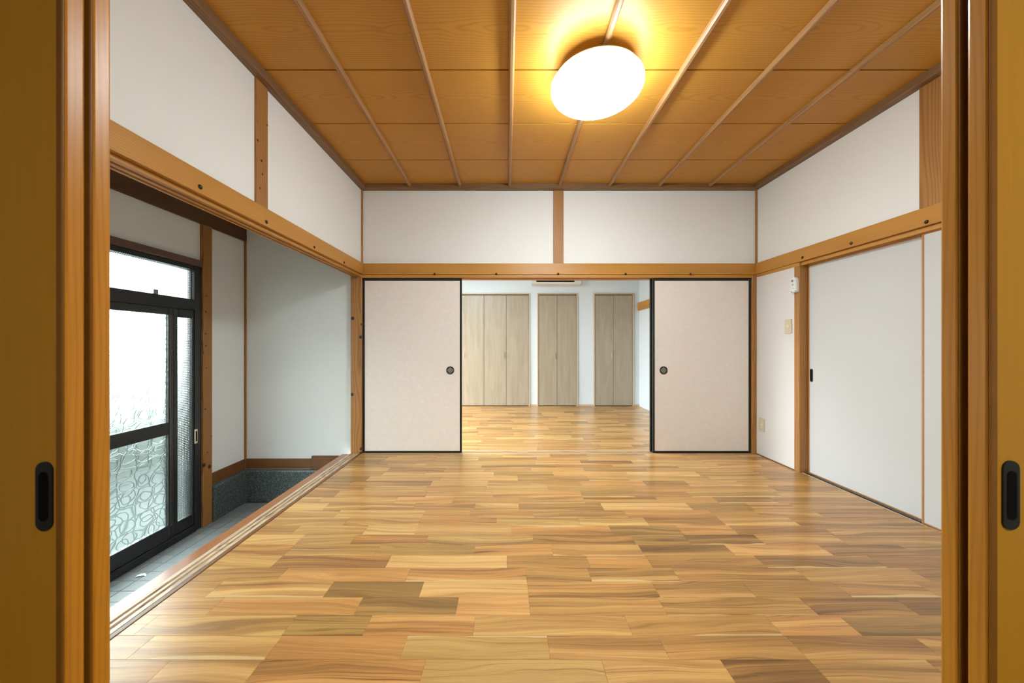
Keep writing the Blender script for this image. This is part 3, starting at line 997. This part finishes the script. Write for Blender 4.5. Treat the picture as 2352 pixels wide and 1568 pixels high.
# ------------------------------------------------------------------ white closet doors on the right wall
def closet_slider(y0, y1, x0, label, pull_y=None):
    t = .022
    zb, zt = .003, ZK + .012
    r = empty('closet_door', (x0, (y0 + y1) / 2, zb), label, 'sliding door', 'white closet doors', 'thing')
    fw = .010
    box('stile', x0, x0 + t, y0, y0 + .013, zb, zt, M_doorf, r, .002)
    box('stile', x0, x0 + t, y1 - .013, y1, zb, zt, M_doorf, r, .002)
    box('rail', x0, x0 + t, y0 + .013, y1 - .013, zb, zb + fw, M_doorf, r, .002)
    box('rail', x0, x0 + t, y0 + .013, y1 - .013, zt - .022, zt, M_doorf, r, .002)
    box('panel', x0 + .002, x0 + t - .002, y0 + .013, y1 - .013, zb + fw, zt - .022, M_doorw, r)
    if pull_y:
        zc = .825
        o = pill(.025, .108)
        q = prism('finger_pull', [(pull_y + a, zc + b) for a, b in o], 'X', x0 - .002, x0 + .004, M_pull, r)
        o = pill(.015, .094)
        prism('pull_recess', [(pull_y + a, zc + b) for a, b in o], 'X', x0 - .0026, x0 + .002, M_dark, q)
    return r


closet_slider(2.118, 2.980, XR + .047, 'white sliding closet door with black pull beside the amber post', 2.945)
closet_slider(1.275, 2.134, XR + .013, 'white sliding closet door without visible pull, partly hidden at the doorway')


# ------------------------------------------------------------------ near sliding doors framing the view
def near_leaf(xe, side, y0, y1, label, pull=None):
    """xe: free edge; side -1 = door lies to the left of it, +1 to the right"""
    r = empty('wooden_sliding_door', (xe, (y0 + y1) / 2, .003), label, 'sliding door', 'honey veneer doors of the near doorway', 'thing')
    sw, wd = .012, .82
    lo, hi = sorted((xe, xe + side * sw))
    box('edge_bead', lo, hi, y0, y0 + .004,   .003, 1.796, M_bead, r, .0015)
    box('edge_stile', lo, hi, y0 + .004, y1,   .003, 1.796, M_stile, r, .004, 2)
    lo, hi = sorted((xe + side * sw, xe + side * wd))
    box('veneer_panel', lo, hi, y0 + .0015, y1 - .0015,   .003, 1.796, M_leaf, r, .001)
    if pull:
        px_, zc = pull
        q = prism('finger_pull', [(px_ + a, zc + b) for a, b in pill(.029, .121, 14)], 'Y', y0 - .0015, y0 + .004, M_pull, r)
        prism('pull_recess', [(px_ + a, zc + b) for a, b in pill(.0165, .086, 14)], 'Y', y0 - .0022, y0 + .002, M_dark, q)
    return r


near_leaf(-.781, -1, .620, .654, 'honey veneer sliding door with black pull, left side of the doorway', (-.8115, .8095))
near_leaf(-.781, -1, .6625, .697, 'farther of the two veneer doors left of the doorway, only its edge showing')
near_leaf(.849, 1, .620, .653, 'honey veneer sliding door with black pull, right side of the doorway', (.883, .8115))
near_leaf(.849, 1, .662, .6935, 'farther of the two veneer doors right of the doorway, only its edge showing')

# ------------------------------------------------------------------ ceiling light
LX, LY, LD = .511, 2.025, -.052
cl_ = empty('ceiling_light', (LX, LY, ZC - .028), 'round white glowing ceiling light on the cedar ceiling', 'lamp')
lathe('base', [(0, 2.637), (.10, 2.637), (.11, 2.610), (.19, 2.600), (.242, 2.588), (.248, 2.572), (.20, 2.566), (0, 2.566)], M_white, cl_, (LX, LY, 0))
lathe('shade', [(.240, 2.6215), (.252, 2.6185), (.2585, 2.611), (.2585, 2.594), (.250, 2.578), (.232, 2.562), (.197, 2.545), (.14, 2.530), (.07, 2.522), (0, 2.520)], M_lamp, cl_, (LX, LY, LD))


# ------------------------------------------------------------------ switch, outlet, remote
def yz_round(yc, zc, w_, h_, r):
    pts = []
    for sy, sz, a0 in ((1, 1, 0), (-1, 1, 90), (-1, -1, 180), (1, -1, 270)):
        for i in range(5):
            a = math.radians(a0 + i * 22.5)
            pts.append((yc + sy * (w_ / 2 - r) + r * math.cos(a), zc + sz * (h_ / 2 - r) + r * math.sin(a)))
    return pts


sw = empty('light_switch', (XW, 3.103, 1.242), 'ivory light switch on the white wall beside the amber post', 'switch')
prism('plate', yz_round(3.103, 1.242, .073, .125, .008), 'X', XW - .008, XW, M_ivory, sw)
prism('rocker', yz_round(3.103, 1.242, .026, .022, .002), 'X', XW - .0105, XW - .007, M_ivory2, sw)
ol = empty('wall_outlet', (XW, 3.428, .305), 'ivory double wall outlet low on the white wall', 'outlet')
prism('plate', yz_round(3.428, .305, .073, .125, .008), 'X', XW - .008, XW, M_ivory, ol)
ins = prism('socket', yz_round(3.428, .305, .026, .062, .003), 'X', XW - .0095, XW - .007, M_ivory2, ol)
for dz in (-.017, .017):
    for dy in (-.006, .006):
        box('slot', XW - .0100, XW - .009, 3.428 + dy - .001, 3.428 + dy + .001, .305 + dz - .004, .305 + dz + .004, M_dark, ins)

RY, RZ = 3.016, 1.590
XP = XW - .004
hd = empty('remote_holder', (XP, RY, RZ - .05), 'white plastic remote holder screwed to the amber post', 'holder')
box('back_plate', XP - .004, XP, RY - .026, RY + .026, RZ - .062, RZ + .045, M_white, hd, .002)
box('side_wall', XP - .026, XP - .004, RY - .030, RY - .0275, RZ - .060, RZ + .012, M_white, hd, .001)
box('side_wall', XP - .026, XP - .004, RY + .0275, RY + .030, RZ - .060, RZ + .012, M_white, hd, .001)
box('bottom', XP - .026, XP - .004, RY - .030, RY + .030, RZ - .0645, RZ - .062, M_white, hd, .001)
rc = empty('remote_control', (XP - .018, RY, RZ), 'white remote control with round display resting in the holder', 'remote')
bm = bmesh.new()
bbox(bm, -.0115, .0115, -.0265, .0265, -.061, .065)
bmesh.ops.bevel(bm, geom=[e for e in bm.edges if abs(e.verts[0].co.x - e.verts[1].co.x) > .01], offset=.011, segments=4, affect='EDGES')
bmesh.ops.bevel(bm, geom=[e for e in bm.edges if all(v.co.x < -.011 for v in e.verts)], offset=.003, segments=2, affect='EDGES')
finish('body', bm, M_white, rc, (XP - .0165, RY, RZ))
xf = XP - .028
lathe('display', [(0, -.0012), (.0115, -.0012), (.0115, .001), (0, .001)], M_lcd, rc, (xf, RY + .010, RZ + .035), 24, 'X', False)
box('display_digits', xf - .0018, xf - .0010, RY + .004, RY + .016, RZ + .031, RZ + .038, M_mark, rc)
lathe('power_button', [(0, -.0014), (.008, -.0014), (.009, .001), (0, .001)], M_offw, rc, (xf, RY - .012, RZ + .034), 24, 'X', False)
box('button_mark', xf - .0019, xf - .0013, RY - .0145, RY - .0095, RZ + .033, RZ + .035, M_mark, rc)
for (dy, dz, hh) in ((.012, .002, .016), (.001, .002, .018), (-.012, .008, .003), (-.012, -.010, .003), (.010, -.022, .003), (.002, -.022, .003)):
    box('button', xf - .0012, xf + .0005, RY + dy - .0022, RY + dy + .0022, RZ + dz - hh / 2, RZ + dz + hh / 2, M_mark, rc)
box('printed_line', xf - .0009, xf + .0005, RY - .012, RY + .014, RZ - .034, RZ - .0315, M_mark, rc)


# ------------------------------------------------------------------ inner room: bifold closets, air conditioner, trims
def px2x(px, yv=YF):
    return (px - VX) / F * yv


def handle(xc, zc, parent):
    y0 = YF - .014
    p = bmesh.new()
    for zz in (-.045, .045):
        bbox(p, -.004, .004, -.026, 0, zz - .004, zz + .004)
    bbox(p, -.004, .004, -.030, -.022, -.058, .058)
    return finish('handle', p, M_steel, parent, (xc, y0, zc))


ZT = 1.960
for edges, hs, cas, lab in (
        ((1008.5, 1061, 1112, 1163, 1214), ((1, 'l'), (2, 'r')), (1006, 1217), 'wide pale oak bifold closet of four leaves, partly behind the left screen'),
        ((1237, 1279.5, 1323.5), ((0, 'r'),), (1233.5, 1327), 'two leaf pale oak bifold closet under the air conditioner'),
        ((1366.5, 1408.5, 1452), ((0, 'r'),), (1363, 1456), 'two leaf pale oak bifold closet nearest the inner room corner')):
    xs = [px2x(e) for e in edges]
    c0, c1 = px2x(cas[0]), px2x(cas[1])
    r = empty('bifold_closet', ((c0 + c1) / 2, YF - .012, 0), lab, 'closet', 'bifold closets of the inner room')
    box('recess', xs[0], xs[-1], YF - .004, YF - .002, 0.002, ZT + .02, M_recess, r)
    box('casing', c0, xs[0] - .004, YF - .022, YF - .0015, 0, ZT + .042, M_casing, r, .002)
    box('casing', xs[-1] + .004, c1, YF - .022, YF - .0015, 0, ZT + .042, M_casing, r, .002)
    box('casing', xs[0] - .004, xs[-1] + .004, YF - .022, YF - .0015, ZT + .016, ZT + .042, M_casing, r, .002)
    for i in range(len(xs) - 1):
        lf = box('door_leaf', xs[i] + .0028, xs[i + 1] - .0028, YF - .016, YF - .005, .012, ZT, M_closet, r, .002)
        for j, s in hs:
            if j == i:
                handle(xs[i] + .035 if s == 'l' else xs[i + 1] - .035, .905, lf)
for a, b in ((1217, 1233.5), (1327, 1363), (1456, 1468)):
    st(box('baseboard_4', px2x(a), px2x(b), YF - .010, YF, 0, .030, M_casing, bev=.002), 'low wooden baseboard between the bifold closets', 'baseboard')
st(box('trim_20', XF - .030, XF, 3.70, YF, 1.69, 1.83, M_hy, bev=.004), 'honey beam on the right wall of the inner room', 'beam')

ac = empty('air_conditioner', (.85, YF, 2.13), 'white wall air conditioner peeking out under the lintel', 'air conditioner')
prof = [(YF - .002, 2.128), (YF - .14, 2.128), (YF - .175, 2.142), (YF - .195, 2.172), (YF - .205, 2.22), (YF - .205, 2.36), (YF - .185, 2.39), (YF - .002, 2.395)]
prism('body', prof, 'X', .43, 1.27, M_offw, ac)
# outlet slot with louver, lying on the sloping lower front
prism('outlet', [(YF - .1925, 2.163), (YF - .2005, 2.186), (YF - .199, 2.187), (YF - .190, 2.164)], 'X', .50, 1.155, M_dark, ac)
prism('louver', [(YF - .177, 2.140), (YF - .193, 2.164), (YF - .196, 2.163), (YF - .180, 2.138)], 'X', .49, 1.165, M_white, ac)
box('front_panel', .432, 1.268, YF - .212, YF - .205, 2.20, 2.36, M_white, ac, .003)
for i in range(2):
    box('indicator', 1.205 + i * .02, 1.211 + i * .02, YF - .2025, YF - .198, 2.180, 2.183, M_mark, ac)
